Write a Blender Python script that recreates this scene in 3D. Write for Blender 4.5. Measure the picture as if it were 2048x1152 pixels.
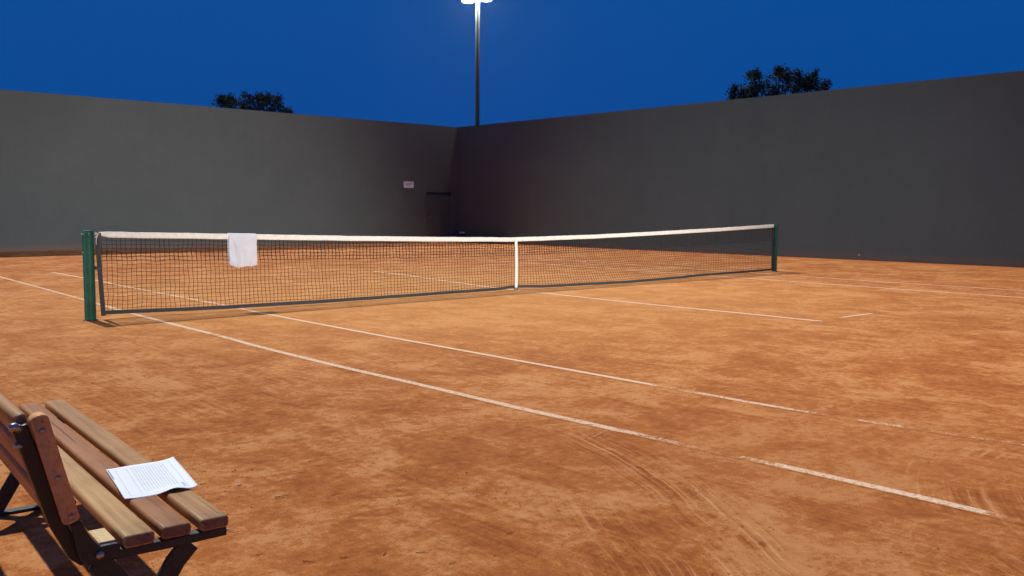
import bpy, bmesh, math, random
from mathutils import Vector, Matrix, noise
random.seed(7)
R = math.radians
S = bpy.context.scene
for o in list(bpy.data.objects): bpy.data.objects.remove(o)

# ---------------------------------------------------------------- camera
CAM = Vector((-10.771, -11.855, 1.382))
cd = bpy.data.cameras.new('camera'); cam = bpy.data.objects.new('camera', cd)
S.collection.objects.link(cam); S.camera = cam
rt = Vector((0.74215498, -0.67020164, 0.00597881)); up = Vector((0.05181113, 0.06626291, 0.99645614)); fw = Vector((0.66822271, 0.73921511, -0.08390125))
cam.matrix_world = Matrix(((rt.x, up.x, -fw.x, CAM.x), (rt.y, up.y, -fw.y, CAM.y), (rt.z, up.z, -fw.z, CAM.z), (0, 0, 0, 1)))
cd.sensor_width = 36; cd.lens = 1843 * 36 / 2048; cd.clip_end = 3000; cd.clip_start = .05
S.render.resolution_x = 1024; S.render.resolution_y = 576

# ---------------------------------------------------------------- sky
W = bpy.data.worlds.new('World'); S.world = W; W.use_nodes = True
wn = W.node_tree; wn.nodes.clear()
wo = wn.nodes.new('ShaderNodeOutputWorld'); wb = wn.nodes.new('ShaderNodeBackground')
# deep blue dusk: sky colour by height above the horizon
geo = wn.nodes.new('ShaderNodeTexCoord'); spx = wn.nodes.new('ShaderNodeSeparateXYZ'); cr = wn.nodes.new('ShaderNodeValToRGB')
wn.links.new(geo.outputs['Generated'], spx.inputs[0]); wn.links.new(spx.outputs[2], cr.inputs[0])
els = cr.color_ramp.elements
while len(els) < 4: els.new(.5)
for e_, (p_, c_) in zip(els, ((0, (.0030, .068, .305)), (.10, (.0028, .064, .292)), (.22, (.0030, .070, .300)), (1, (.0035, .050, .230)))): e_.position = p_; e_.color = (*c_, 1)
wn.links.new(cr.outputs[0], wb.inputs[0]); wb.inputs[1].default_value = 1.0; wn.links.new(wb.outputs[0], wo.inputs[0])

# ---------------------------------------------------------------- lights
def light(name, kind, loc, target, energy, color, **kw):
    l = bpy.data.lights.new(name, kind); l.energy = energy; l.color = color
    for k, v in kw.items(): setattr(l, k, v)
    o = bpy.data.objects.new(name, l); S.collection.objects.link(o); o.location = loc
    o.rotation_euler = (Vector(target) - Vector(loc)).to_track_quat('-Z', 'Y').to_euler(); return o
# key: the tall floodlights far beyond the back wall (parallel light over the whole court)
light('floodlight_key', 'SUN', (0, 60, 84), (-1.2, 0, 0), 3.75, (1, .955, .86), angle=R(1.1))
# added unseen spot behind the camera, brightening back wall, net and towel
WASH = (-7, -58, 12)
light('added_wash_fill', 'SPOT', WASH, (1.4, 20, -1.0), 158000, (1, .945, .90), spot_size=R(18), spot_blend=1.0, shadow_soft_size=1.2)
light('added_side_fill', 'SPOT', (-70, 4, 14), (14.8, 4.5, -2.6), 85000, (.78, .96, 1), spot_size=R(19), spot_blend=1.0, shadow_soft_size=1.2)  # added unseen spot that lifts the side wall and far post

light('added_net_fill', 'SPOT', (6, -30, 16), (6.6, 0, .9), 13500, (1, .95, .88), spot_size=R(25), spot_blend=1.0, shadow_soft_size=1.0)  # added unseen spot that brightens the right half of the net

S.view_settings.view_transform = 'Standard'; S.view_settings.look = 'None'; S.view_settings.exposure = 0; S.view_settings.gamma = 1
S.render.engine = 'CYCLES'

# ---------------------------------------------------------------- helpers
def props(o, label=None, cat=None, group=None, kind=None):
    if label: o['label'] = label
    if cat: o['category'] = cat
    if group: o['group'] = group
    if kind: o['kind'] = kind
    return o
def empty(name, loc=(0, 0, 0), rz=0):
    o = bpy.data.objects.new(name, None); S.collection.objects.link(o); o.location = loc; o.rotation_euler = (0, 0, rz)
    o.empty_display_size = .2; return o
def mk(name, V, F, mats, parent=None, smooth=False, fm=None):
    me = bpy.data.meshes.new(name); me.from_pydata([tuple(v) for v in V], [], F); me.update()
    for m in (mats if isinstance(mats, (list, tuple)) else [mats]): me.materials.append(m)
    if fm: me.polygons.foreach_set('material_index', fm)
    if smooth: me.polygons.foreach_set('use_smooth', [True] * len(me.polygons))
    o = bpy.data.objects.new(name, me); S.collection.objects.link(o)
    if parent: o.parent = parent
    return o
class MB:
    def __init__(s): s.V = []; s.F = []; s.M = []
    def add(s, V, F, m=0):
        b = len(s.V); s.V += [Vector(v) for v in V]; s.F += [tuple(i + b for i in f) for f in F]; s.M += [m] * len(F)
    def box(s, a, b, m=0):
        (x0, y0, z0), (x1, y1, z1) = a, b
        s.add([(x0, y0, z0), (x1, y0, z0), (x1, y1, z0), (x0, y1, z0), (x0, y0, z1), (x1, y0, z1), (x1, y1, z1), (x0, y1, z1)],
              [(0, 3, 2, 1), (4, 5, 6, 7), (0, 1, 5, 4), (1, 2, 6, 5), (2, 3, 7, 6), (3, 0, 4, 7)], m)
    def tube(s, pts, r, n=8, cap=True, m=0, up=None):
        pts = [Vector(p) for p in pts]; rs = r if isinstance(r, (list, tuple)) else [r] * len(pts)
        V = []; F = []; N = None
        for i, p in enumerate(pts):
            t = (pts[min(i + 1, len(pts) - 1)] - pts[max(i - 1, 0)]).normalized()
            if N is None:
                N = (Vector(up) if up else Vector((0, 0, 1)) if abs(t.z) < .9 else Vector((1, 0, 0)))
            N = (N - t * N.dot(t)).normalized(); B = t.cross(N)
            for k in range(n):
                a = 2 * math.pi * (k + .5) / n; V.append(p + (N * math.cos(a) + B * math.sin(a)) * rs[i])
        for i in range(len(pts) - 1):
            for k in range(n):
                k2 = (k + 1) % n; F.append((i * n + k, i * n + k2, (i + 1) * n + k2, (i + 1) * n + k))
        if cap: F.append(tuple(range(n))[::-1]); F.append(tuple((len(pts) - 1) * n + k for k in range(n)))
        s.add(V, F, m)
    def lathe(s, prof, c=(0, 0, 0), n=24, m=0):
        V = []; F = []
        for r, z in prof:
            for k in range(n):
                a = 2 * math.pi * k / n; V.append((c[0] + r * math.cos(a), c[1] + r * math.sin(a), c[2] + z))
        for i in range(len(prof) - 1):
            for k in range(n):
                k2 = (k + 1) % n; F.append((i * n + k, i * n + k2, (i + 1) * n + k2, (i + 1) * n + k))
        F.append(tuple(range(n))[::-1]); F.append(tuple((len(prof) - 1) * n + k for k in range(n)))
        s.add(V, F, m)
    def strap(s, pts, width, thick, m=0):
        """flat bar through pts (x,z pairs in the plane y), width along y = width, thickness in plane"""
        pts = [Vector((p[0], p[1])) for p in pts]; L = []; Rr = []
        for i, p in enumerate(pts):
            d = (pts[min(i + 1, len(pts) - 1)] - pts[max(i - 1, 0)]).normalized(); n = Vector((-d.y, d.x)) * thick / 2
            L.append(p + n); Rr.append(p - n)
        V = []; F = []
        for i in range(len(pts)):
            for q in (L[i], Rr[i]):
                V.append((q.x, width[0], q.y)); V.append((q.x, width[1], q.y))
        for i in range(len(pts) - 1):
            a = i * 4; b = a + 4
            F += [(a, b, b + 1, a + 1), (a + 2, a + 3, b + 3, b + 2), (a, a + 2, b + 2, b), (a + 1, b + 1, b + 3, a + 3)]
        e = (len(pts) - 1) * 4; F += [(0, 1, 3, 2), (e, e + 2, e + 3, e + 1)]
        s.add(V, F, m)
    def build(s, name, mats, parent=None, smooth=False, bevel=0, auto=False):
        o = mk(name, s.V, s.F, mats, parent, smooth or auto, s.M)
        if bevel:
            b = o.modifiers.new('bevel', 'BEVEL'); b.width = bevel; b.segments = 2; b.limit_method = 'ANGLE'
        if auto:
            e = o.modifiers.new('split', 'EDGE_SPLIT'); e.split_angle = R(40)
        return o
def rounded_beam(mb, y0, y1, cx, cz, w, h, r, ang=0, m=0, me=1, endr=.006, warp=0, seed=0):
    """beam along y, rounded rectangular section, softened ends"""
    prof = []
    for (sx, sz, a0) in ((1, 1, 0), (-1, 1, 90), (-1, -1, 180), (1, -1, 270)):
        for k in range(5):
            a = R(a0 + 90 * k / 4); prof.append((sx * (w / 2 - r) + r * math.cos(a), sz * (h / 2 - r) + r * math.sin(a)))
    n = len(prof); ca, sa = math.cos(ang), math.sin(ang); V = []; F = []
    ys = [(y0, 1 - 2 * endr / w, 1 - 2 * endr / h), (y0 + endr * .4, 1 - .8 * endr / w, 1 - .8 * endr / h), (y0 + endr, 1, 1)]
    nn = 14
    ys += [(y0 + endr + (y1 - y0 - 2 * endr) * k / nn, 1, 1) for k in range(1, nn)]
    ys += [(y1 - endr, 1, 1), (y1 - endr * .4, 1 - .8 * endr / w, 1 - .8 * endr / h), (y1, 1 - 2 * endr / w, 1 - 2 * endr / h)]
    for (y, fx, fz) in ys:
        dz = warp * math.sin(y * 2.1 + seed); dx = warp * .6 * math.sin(y * 1.3 + seed * 2)
        for (px, pz) in prof:
            px *= fx; pz *= fz; V.append((cx + dx + px * ca - pz * sa, y, cz + dz + px * sa + pz * ca))
    for i in range(len(ys) - 1):
        for k in range(n):
            k2 = (k + 1) % n; F.append((i * n + k, (i + 1) * n + k, (i + 1) * n + k2, i * n + k2))
    mb.add(V, F, m); b = len(ys) - 1
    mb.add([V[k] for k in range(n)], [tuple(range(n))], me)
    mb.add([V[b * n + k] for k in range(n)], [tuple(range(n))[::-1]], me)

# ---------------------------------------------------------------- material helpers
class NT:
    def __init__(s, name):
        s.m = bpy.data.materials.new(name); s.m.use_nodes = True; s.t = s.m.node_tree; s.t.nodes.clear()
        s.out = s.n('ShaderNodeOutputMaterial'); s.b = s.n('ShaderNodeBsdfPrincipled'); s.l(s.b.outputs[0], s.out.inputs[0])
        s.b.inputs['Roughness'].default_value = .8
    def n(s, k): return s.t.nodes.new(k)
    def l(s, a, b): s.t.links.new(a, b)
    def put(s, sock, v):
        if hasattr(v, 'is_output') or isinstance(v, bpy.types.NodeSocket): s.l(v, sock)
        else:
            if isinstance(v, (tuple, list)) and len(v) == 3 and sock.type == 'RGBA': v = (*v, 1)
            sock.default_value = v
    def math(s, op, a, b=0, c=None, clamp=False):
        x = s.n('ShaderNodeMath'); x.operation = op; x.use_clamp = clamp; s.put(x.inputs[0], a); s.put(x.inputs[1], b)
        if c is not None: s.put(x.inputs[2], c)
        return x.outputs[0]
    def pos(s): return s.n('ShaderNodeNewGeometry').outputs['Position']
    def obj(s): return s.n('ShaderNodeTexCoord').outputs['Object']
    def uv(s): return s.n('ShaderNodeTexCoord').outputs['UV']
    def sep(s, v): x = s.n('ShaderNodeSeparateXYZ'); s.l(v, x.inputs[0]); return x.outputs
    def comb(s, a, b, c=0): x = s.n('ShaderNodeCombineXYZ'); [s.put(x.inputs[i], v) for i, v in enumerate((a, b, c))]; return x.outputs[0]
    def map(s, v, scale=(1, 1, 1), rot=(0, 0, 0), loc=(0, 0, 0)):
        x = s.n('ShaderNodeMapping'); s.l(v, x.inputs[0]); x.inputs['Scale'].default_value = scale; x.inputs['Rotation'].default_value = rot; x.inputs['Location'].default_value = loc
        return x.outputs[0]
    def noise(s, v, scale, detail=4, rough=.55, dist=0):
        x = s.n('ShaderNodeTexNoise'); s.l(v, x.inputs['Vector']); x.inputs['Scale'].default_value = scale; x.inputs['Detail'].default_value = detail
        x.inputs['Roughness'].default_value = rough; x.inputs['Distortion'].default_value = dist; return x.outputs['Fac']
    def vor(s, v, scale, feat='F1', out='Distance'):
        x = s.n('ShaderNodeTexVoronoi'); x.feature = feat; s.l(v, x.inputs['Vector']); x.inputs['Scale'].default_value = scale; return x.outputs[out]
    def rng(s, v, a, b, c=0, d=1, smooth=True):
        x = s.n('ShaderNodeMapRange'); x.interpolation_type = 'SMOOTHSTEP' if smooth else 'LINEAR'; s.put(x.inputs[0], v)
        for i, q in enumerate((a, b, c, d)): x.inputs[i + 1].default_value = q
        return x.outputs[0]
    def mix(s, f, a, b, mode='MIX'):
        x = s.n('ShaderNodeMix'); x.data_type = 'RGBA'; x.blend_type = mode; x.clamp_factor = True
        s.put(x.inputs[0], f); s.put(x.inputs[6], a); s.put(x.inputs[7], b); return x.outputs[2]
    def ramp(s, f, stops):
        x = s.n('ShaderNodeValToRGB'); s.l(f, x.inputs[0]); e = x.color_ramp.elements
        while len(e) < len(stops): e.new(.5)
        for q, (p, c) in zip(e, stops): q.position = p; q.color = (*c, 1)
        return x.outputs[0]
    def bump(s, h, strength=.3, dist=.01, prev=None):
        x = s.n('ShaderNodeBump'); x.inputs['Strength'].default_value = strength; x.inputs['Distance'].default_value = dist; s.l(h, x.inputs['Height'])
        if prev: s.l(prev, x.inputs['Normal'])
        return x.outputs[0]
    def setp(s, **kw):
        for k, v in kw.items(): s.put(s.b.inputs[k.replace('_', ' ')], v)
        return s

# ---- red clay, shared by the ground sheet and the worn line markings
def clay(t):
    P = t.pos(); x, y, z = t.sep(P)
    n_big = t.noise(P, .22, 3, .5)
    wob = t.n('ShaderNodeVectorMath'); wob.operation = 'MULTIPLY_ADD'
    nz = t.n('ShaderNodeTexNoise'); t.l(P, nz.inputs['Vector']); nz.inputs['Scale'].default_value = 1.4; nz.inputs['Detail'].default_value = 3
    t.l(nz.outputs['Color'], wob.inputs[0]); wob.inputs[1].default_value = (.5, .5, 0); t.l(P, wob.inputs[2]); Q = wob.outputs[0]
    n_pat = t.noise(Q, .95, 7, .66, .6)
    n_med = t.noise(t.map(Q, (1, .8, 1), (0, 0, .5)), 3.4, 7, .68, .4)
    n_fin = t.noise(P, 17, 6, .7)
    n_grn = t.noise(P, 95, 3, .7)
    # drag-mat sweeps, long fine streaks in two directions, kept to patches
    st1 = t.noise(t.map(P, (26, .9, 1), (0, 0, R(-14))), 1, 5, .62)
    st2 = t.noise(t.map(P, (1.2, 34, 1), (0, 0, R(9))), 1, 5, .62)
    mk1 = t.rng(t.noise(P, .5, 2, .5), .40, .56); mk2 = t.rng(t.noise(t.map(P, loc=(40, 3, 0)), .55, 2, .5), .5, .64)
    # turning drag arcs in the near corner of the court
    ax = t.math('SUBTRACT', x, -12.4); ay = t.math('SUBTRACT', y, -6.25)
    rad = t.math('SQRT', t.math('ADD', t.math('MULTIPLY', ax, ax), t.math('MULTIPLY', ay, ay)))
    th = t.math('ARCTAN2', ay, ax)
    wobr = t.math('MULTIPLY_ADD', t.noise(P, .9, 2), .22, rad)
    arc = t.noise(t.comb(t.math('MULTIPLY', wobr, 34), t.math('MULTIPLY', th, 3.2), 0), 1, 5, .62)
    am = t.math('MULTIPLY', t.rng(t.math('ABSOLUTE', t.math('SUBTRACT', rad, 5.98)), .10, .30, 1, 0), t.rng(th, -.22, -.36, 0, 1))
    am2 = t.math('MULTIPLY', t.rng(t.math('ABSOLUTE', t.math('SUBTRACT', rad, 5.5)), .15, .4, .7, 0), t.rng(th, -.42, -.6, 0, 1))
    amask = t.math('MULTIPLY', t.math('MAXIMUM', am, am2), t.rng(t.math('SUBTRACT', t.noise(P, 1.9, 4), 0), .36, .52))
    # scuffed turn marks at the right
    bx = t.math('SUBTRACT', x, -5.0); by = t.math('SUBTRACT', y, -12.2)
    rb = t.math('SQRT', t.math('ADD', t.math('MULTIPLY', bx, bx), t.math('MULTIPLY', by, by))); tb = t.math('ARCTAN2', by, bx)
    arcb = t.noise(t.comb(t.math('MULTIPLY', rb, 26), t.math('MULTIPLY', tb, 2.0), 3), 1, 5, .65)
    bmask = t.math('MULTIPLY', t.rng(t.math('ABSOLUTE', t.math('SUBTRACT', rb, 2.35)), .15, .55, 1, 0), t.rng(t.noise(t.map(P, loc=(7, 7, 0)), 1.6, 3), .36, .56))
    v = t.math('MULTIPLY', t.rng(n_pat, .34, .66, .12, .88), .38)
    v = t.math('MULTIPLY_ADD', n_big, .22, v)
    n_m2 = t.noise(t.map(Q, (1, 1.15, 1), (0, 0, -.4)), 7.5, 7, .72, .3)
    v = t.math('MULTIPLY_ADD', t.rng(n_m2, .38, .64, .1, .9), .22, v)
    v = t.math('MULTIPLY_ADD', t.rng(n_med, .36, .66, .1, .9), .32, v)
    v = t.math('MULTIPLY_ADD', n_fin, .98, v)
    v = t.math('MULTIPLY_ADD', n_grn, .85, v)
    def addst(v, st, mask, k): return t.math('MULTIPLY_ADD', t.math('MULTIPLY', t.math('SUBTRACT', st, .5), mask), k, v)
    v = addst(v, st1, mk1, 1.15); v = addst(v, st2, mk2, .7)
    v = addst(v, arc, amask, 2.4); v = addst(v, arcb, bmask, 1.6)
    v = t.math('SUBTRACT', v, t.math('MULTIPLY', amask, .05))
    f = t.rng(v, 1.00, 2.20, 0, 1, False)
    col = t.ramp(f, [(0, (.21, .056, .011)), (.28, (.365, .114, .025)), (.5, (.46, .168, .043)), (.72, (.54, .236, .078)), (1, (.62, .33, .132))])
    # dry, crusty pale dust left between the sweeps
    cst = t.math('MULTIPLY_ADD', n_fin, .5, t.math('MULTIPLY_ADD', n_med, .45, t.math('MULTIPLY', n_pat, .5)))
    cst = t.math('MULTIPLY_ADD', t.math('MULTIPLY', t.math('SUBTRACT', n_grn, .5), 1), .25, cst)
    col = t.mix(t.math('MULTIPLY', t.rng(cst, .735, .785), .38), col, (.58, .285, .118))
    col = t.mix(t.math('MULTIPLY', t.rng(cst, .61, .67, 1, 0), .38), col, (.30, .080, .018))
    thr = t.rng(arc, .54, .64); col = t.mix(t.math('MULTIPLY', t.math('MULTIPLY', thr, amask), .42), col, (.68, .38, .19))
    thb = t.rng(arcb, .55, .64); col = t.mix(t.math('MULTIPLY', t.math('MULTIPLY', thb, bmask), .4), col, (.66, .37, .19))
    # dark damp crumbs and dry pale grains
    cr = t.vor(t.map(P, (1, 1.6, 1), (0, 0, .4)), 26)
    crm = t.math('MULTIPLY', t.rng(cr, .10, .18, 1, 0), t.rng(t.noise(t.map(P, loc=(9, 2, 0)), 2.3, 4, .7), .52, .66))
    col = t.mix(t.math('MULTIPLY', crm, .65), col, (.20, .055, .018))
    gr = t.rng(t.noise(t.map(P, loc=(3, 8, 1)), 60, 3, .8), .66, .75)
    col = t.mix(t.math('MULTIPLY', gr, .35), col, (.66, .38, .22))
    # deeper red along the foot of the walls: their shade put into the colour
    dw = t.math('MINIMUM', t.math('SUBTRACT', 20.05, y), t.math('SUBTRACT', 14.79, x))
    dn = t.math('MULTIPLY_ADD', t.math('SUBTRACT', t.noise(P, .8, 3), .5), 1.6, dw)
    col = t.mix(t.rng(dn, .1, 1.8, .6, 0), col, (.50, .13, .035))
    # yellower around the middle of the court: brighter, warmer light put into the colour
    # the darker corner towards the near right
    d3 = t.math('SQRT', t.math('ADD', t.math('POWER', t.math('SUBTRACT', x, -6.0), 2), t.math('POWER', t.math('MULTIPLY', t.math('SUBTRACT', y, -9.6), .9), 2)))
    col = t.mix(t.rng(t.math('MULTIPLY_ADD', n_pat, 2, d3), 1.2, 4.2, .30, 0), col, (.33, .105, .028))
    d2 = t.math('SQRT', t.math('ADD', t.math('POWER', t.math('SUBTRACT', x, -1.0), 2), t.math('POWER', t.math('SUBTRACT', y, .5), 2)))
    col = t.mix(t.rng(d2, 2, 10, .42, 0), col, (.66, .32, .095))
    h = t.math('MULTIPLY_ADD', n_fin, .6, t.math('MULTIPLY', n_med, .8))
    h = t.math('MULTIPLY_ADD', n_grn, .3, h)
    h = addst(h, arc, amask, 1.6); h = addst(h, arcb, bmask, 1.2); h = addst(h, st1, mk1, .5); h = addst(h, st2, mk2, .5)
    h = t.math('SUBTRACT', h, t.math('MULTIPLY', crm, .3))
    return col, t.bump(h, .55, .012), P

t = NT('clay'); c, b, P = clay(t); t.setp(Base_Color=c, Roughness=.95, Normal=b); t.b.inputs['Specular IOR Level'].default_value = .15; M_CLAY = t.m

def line_mat():
    t = NT('court_line'); c, b, P = clay(t)
    a = t.n('ShaderNodeAttribute'); a.attribute_name = 'uvw'; u, wear, vv = t.sep(a.outputs['Vector'])
    n1 = t.noise(P, 42, 4, .75); n2 = t.noise(P, 5, 3, .6); n3 = t.noise(P, 150, 2, .6)
    e = t.rng(t.math('ADD', t.math('ABSOLUTE', u), t.math('MULTIPLY', t.math('SUBTRACT', n1, .5), .9)), .52, .78, 1, 0)
    ms = t.math('ADD', t.math('MULTIPLY', n1, .75), t.math('MULTIPLY_ADD', n2, .6, t.math('MULTIPLY', n3, .25)))
    keep = t.rng(t.math('SUBTRACT', ms, wear), .04, .26)
    gap = t.rng(t.noise(t.map(P, (70, 24, 1)), 1, 3, .7), .36, .46)
    k = t.math('MULTIPLY', t.math('MULTIPLY', e, keep), t.math('MAXIMUM', gap, t.rng(wear, .18, .34, 1, .15)))
    lc = t.ramp(n1, [(.3, (.60, .38, .23)), (.7, (.80, .64, .46))])
    t.setp(Base_Color=t.mix(k, c, lc), Roughness=.9, Normal=b); t.b.inputs['Specular IOR Level'].default_value = .15
    return t.m
M_LINE = line_mat()

def simple(name, col, rough=.6, metal=0, nscale=30, namp=.15, bump=.1, bs=None, spec=.5):
    t = NT(name); O = t.obj(); n = t.noise(O, nscale, 5, .65)
    d = tuple(x * (1 - namp * 1.5) for x in col); e = tuple(min(1, x * (1 + namp)) for x in col)
    t.setp(Base_Color=t.ramp(n, [(.3, d), (.7, e)]), Roughness=t.rng(n, .3, .7, rough * .85, min(1, rough * 1.15)), Metallic=metal)
    if bump: t.setp(Normal=t.bump(t.noise(O, bs or nscale * 2, 4), bump, .004))
    t.b.inputs['Specular IOR Level'].default_value = .1 if rough >= .85 else spec * (.5 if 'green' in name else 1)
    return t.m

def wall_mat():
    t = NT('painted_wall'); P = t.pos(); x, y, z = t.sep(P)
    n = t.noise(P, .55, 5, .6); n2 = t.noise(P, 9, 5, .7); drip = t.noise(t.map(P, (3.2, 3.2, .16)), 1, 4, .6)
    n3 = t.noise(P, 2.6, 6, .7)
    v = t.math('ADD', t.math('MULTIPLY', n, .4), t.math('ADD', t.math('MULTIPLY', n2, .2), t.math('ADD', t.math('MULTIPLY', n3, .22), t.math('MULTIPLY', drip, .18))))
    c = t.ramp(v, [(.36, (.083, .097, .092)), (.52, (.094, .108, .102)), (.68, (.105, .120, .114))])
    # clay dust splashed on the foot
    ds = t.rng(t.math('MULTIPLY_ADD', t.math('SUBTRACT', n2, .5), .25, z), .02, .30, .5, 0)
    c = t.mix(ds, c, (.22, .12, .08))
    t.setp(Base_Color=c, Roughness=.85, Normal=t.bump(t.noise(P, 38, 5, .7), .25, .006)); t.b.inputs['Specular IOR Level'].default_value = .25
    return t.m
M_WALL = wall_mat()

def wood(name, base, dark, seed, gloss=.52):
    t = NT(name); O = t.obj()
    L = t.map(O, (1, 1, 1), loc=(seed * 3.1, seed * 1.7, seed))
    g = t.noise(t.map(L, (34, 1.1, 34)), 1, 6, .66, .8); g2 = t.noise(t.map(L, (120, 3.2, 120)), 1, 4, .7); w = t.noise(L, 3.2, 4, .6)
    v = t.math('ADD', t.math('MULTIPLY', g, .55), t.math('ADD', t.math('MULTIPLY', g2, .2), t.math('MULTIPLY', w, .35)))
    c = t.ramp(v, [(.38, dark), (.56, base), (.72, tuple(min(1, q * 1.28) for q in base))])
    crk = t.rng(t.noise(t.map(L, (60, .7, 60)), 1, 3, .5), .655, .69)
    c = t.mix(t.math('MULTIPLY', crk, .6), c, tuple(q * .35 for q in dark))
    t.setp(Base_Color=c, Roughness=t.rng(v, .35, .75, gloss + .12, gloss), Normal=t.bump(v, .3, .0025))
    t.b.inputs['Specular IOR Level'].default_value = .12; t.b.inputs['Coat Weight'].default_value = .06; t.b.inputs['Coat Roughness'].default_value = .3
    return t.m
M_W = [wood('weathered_oak_slat', (.42, .235, .105), (.25, .125, .052), 1), wood('reddish_slat', (.355, .168, .078), (.21, .09, .038), 2), wood('tan_slat', (.49, .305, .138), (.31, .17, .07), 3)]
M_WB = wood('back_slat_wood', (.52, .28, .135), (.36, .18, .08), 5, .6)
M_WV = wood('batten_wood', (.66, .36, .14), (.50, .25, .09), 6, .6)
M_END = wood('end_grain', (.26, .14, .08), (.14, .07, .04), 7, .6)
M_BLOCK = wood('raw_pine', (.66, .50, .27), (.50, .34, .16), 9, .55)
M_IRON = simple('dark_painted_iron', (.032, .036, .032), .5, .1, 60, .35, .2)
M_BLACK = simple('black_enamel_iron', (.014, .014, .013), .45, 0, 60, .3, .15)
M_STEEL = simple('worn_bolt_steel', (.42, .42, .42), .35, .9, 90, .2, .1)
M_GREEN = simple('green_post_paint', (.009, .078, .048), .5, 0, 7, .28, .06)
M_GREENR = simple('green_weathered_paint', (.015, .092, .072), .5, 0, 9, .3, .06)
M_CORD = simple('black_net_cord', (.018, .018, .017), .8, 0, 50, .2, 0)
M_BTAPE = simple('dark_net_binding', (.035, .038, .037), .75, 0, 25, .25, .15)
M_BAND = simple('cream_net_canvas', (.80, .78, .68), .8, 0, 26, .10, .25, 60)
M_ROPE = simple('white_rope', (.62, .63, .66), .7, 0, 160, .2, .3)
M_STRAPM = simple('white_centre_webbing', (.84, .81, .73), .75, 0, 60, .08, .2)
M_BARK = simple('tree_bark', (.05, .04, .03), .9, 0, 12, .3, .4)
M_POLE = simple('grey_galvanised_pole', (.055, .064, .062), .5, .2, 8, .15, .05)
M_HEAD = simple('lamp_housing_grey', (.10, .10, .10), .5, .4, 12, .15, .05)
M_DOOR = simple('dark_door_paint', (.078, .092, .084), .6, 0, 6, .12, .06)
M_DARK = simple('dark_steel_and_shade', (.022, .023, .025), .6, .2, 12, .2, .05)
M_BOX = simple('pale_socket_plastic', (.80, .82, .84), .5, 0, 20, .06, .04)
M_TWIG = simple('dry_twig', (.16, .06, .025), .9, 0, 90, .3, .3)
M_STRAW = simple('pale_straw', (.58, .34, .17), .8, 0, 90, .2, .2)
M_STONE = simple('pale_pebble', (.60, .46, .36), .8, 0, 60, .15, .3)
M_CRUMB = simple('clay_crumb', (.33, .105, .034), .95, 0, 40, .45, .3)
M_FIELD = simple('dark_ground_grass', (.035, .045, .02), .95, 0, .6, .4, .3, 6)

def cloth_mat():
    t = NT('white_terry'); O = t.obj(); n = t.noise(O, 260, 3, .7); n2 = t.noise(O, 9, 4)
    t.setp(Base_Color=t.ramp(n2, [(.3, (.86, .89, .92)), (.7, (.93, .95, .98))]), Roughness=.95, Normal=t.bump(n, .5, .004))
    t.b.inputs['Specular IOR Level'].default_value = .1
    tr = t.n('ShaderNodeBsdfTranslucent'); tr.inputs[0].default_value = (.92, .94, .97, 1)
    mx = t.n('ShaderNodeMixShader'); mx.inputs[0].default_value = .5; t.l(t.b.outputs[0], mx.inputs[1]); t.l(tr.outputs[0], mx.inputs[2]); t.l(mx.outputs[0], t.out.inputs[0])
    return t.m
M_TOWEL = cloth_mat()
def paper_mat():
    t = NT('printed_paper'); u, v, _ = t.sep(t.uv())
    # rows of print run along v (the long side), stacked across u
    def band(s, a, b, w=.004): return t.math('MULTIPLY', t.rng(s, a - w, a + w), t.rng(s, b - w, b + w, 1, 0))
    col_n = t.noise(t.comb(t.math('MULTIPLY', t.math('FLOOR', t.math('MULTIPLY', u, 24)), 7.3), t.math('MULTIPLY', v, 55), 0), 1, 2, .6)
    row = t.rng(t.math('PINGPONG', t.math('MULTIPLY', u, 24), .5), .16, .26, 1, 0)
    ink = t.math('MULTIPLY', row, t.rng(col_n, .40, .5))
    endn = t.noise(t.comb(t.math('MULTIPLY', t.math('FLOOR', t.math('MULTIPLY', u, 24)), 3.7), 0, 0), 1, 0)
    reach = t.rng(t.math('SUBTRACT', v, t.math('MULTIPLY', endn, .28)), .02, .05)
    ink = t.math('MULTIPLY', ink, t.math('MULTIPLY', band(u, .32, .80), t.math('MULTIPLY', band(v, .12, .90), reach)))
    fr = t.math('MULTIPLY', band(u, .10, .90), band(v, .07, .93)); fi = t.math('MULTIPLY', band(u, .108, .892), band(v, .077, .923))
    frame = t.math('SUBTRACT', fr, fi, clamp=True)
    rule = t.math('MULTIPLY', band(u, .26, .268), band(v, .12, .9))
    bar = t.math('MULTIPLY', band(u, .012, .03), band(v, .62, .97))
    bar2 = t.math('MULTIPLY', band(u, .84, .875), t.math('MULTIPLY', band(v, .08, .22), t.rng(t.noise(t.comb(0, t.math('MULTIPLY', v, 90), 0), 1, 1), .4, .5)))
    k = t.math('MAXIMUM', t.math('MULTIPLY', ink, .42), t.math('MAXIMUM', t.math('MULTIPLY', frame, .5), t.math('MAXIMUM', t.math('MULTIPLY', rule, .55), t.math('MAXIMUM', bar, t.math('MULTIPLY', bar2, .7)))))
    t.setp(Base_Color=t.mix(k, (.80, .87, .92), (.17, .22, .36)), Roughness=.7)
    return t.m
M_PAPER = paper_mat()
def leaf_mat():
    t = NT('night_leaves'); n = t.noise(t.obj(), 1.3, 3)
    t.setp(Base_Color=t.ramp(n, [(.3, (.008, .012, .008)), (.7, (.014, .020, .012))]), Roughness=.9); t.b.inputs['Specular IOR Level'].default_value = .05
    return t.m
M_LEAF = leaf_mat()
def emit(name, col, k):
    t = NT(name); t.b.inputs['Emission Color'].default_value = (*col, 1); t.b.inputs['Emission Strength'].default_value = k; return t.m
M_LAMP = emit('lamp_glass', (1, .95, .85), 1150)

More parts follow.
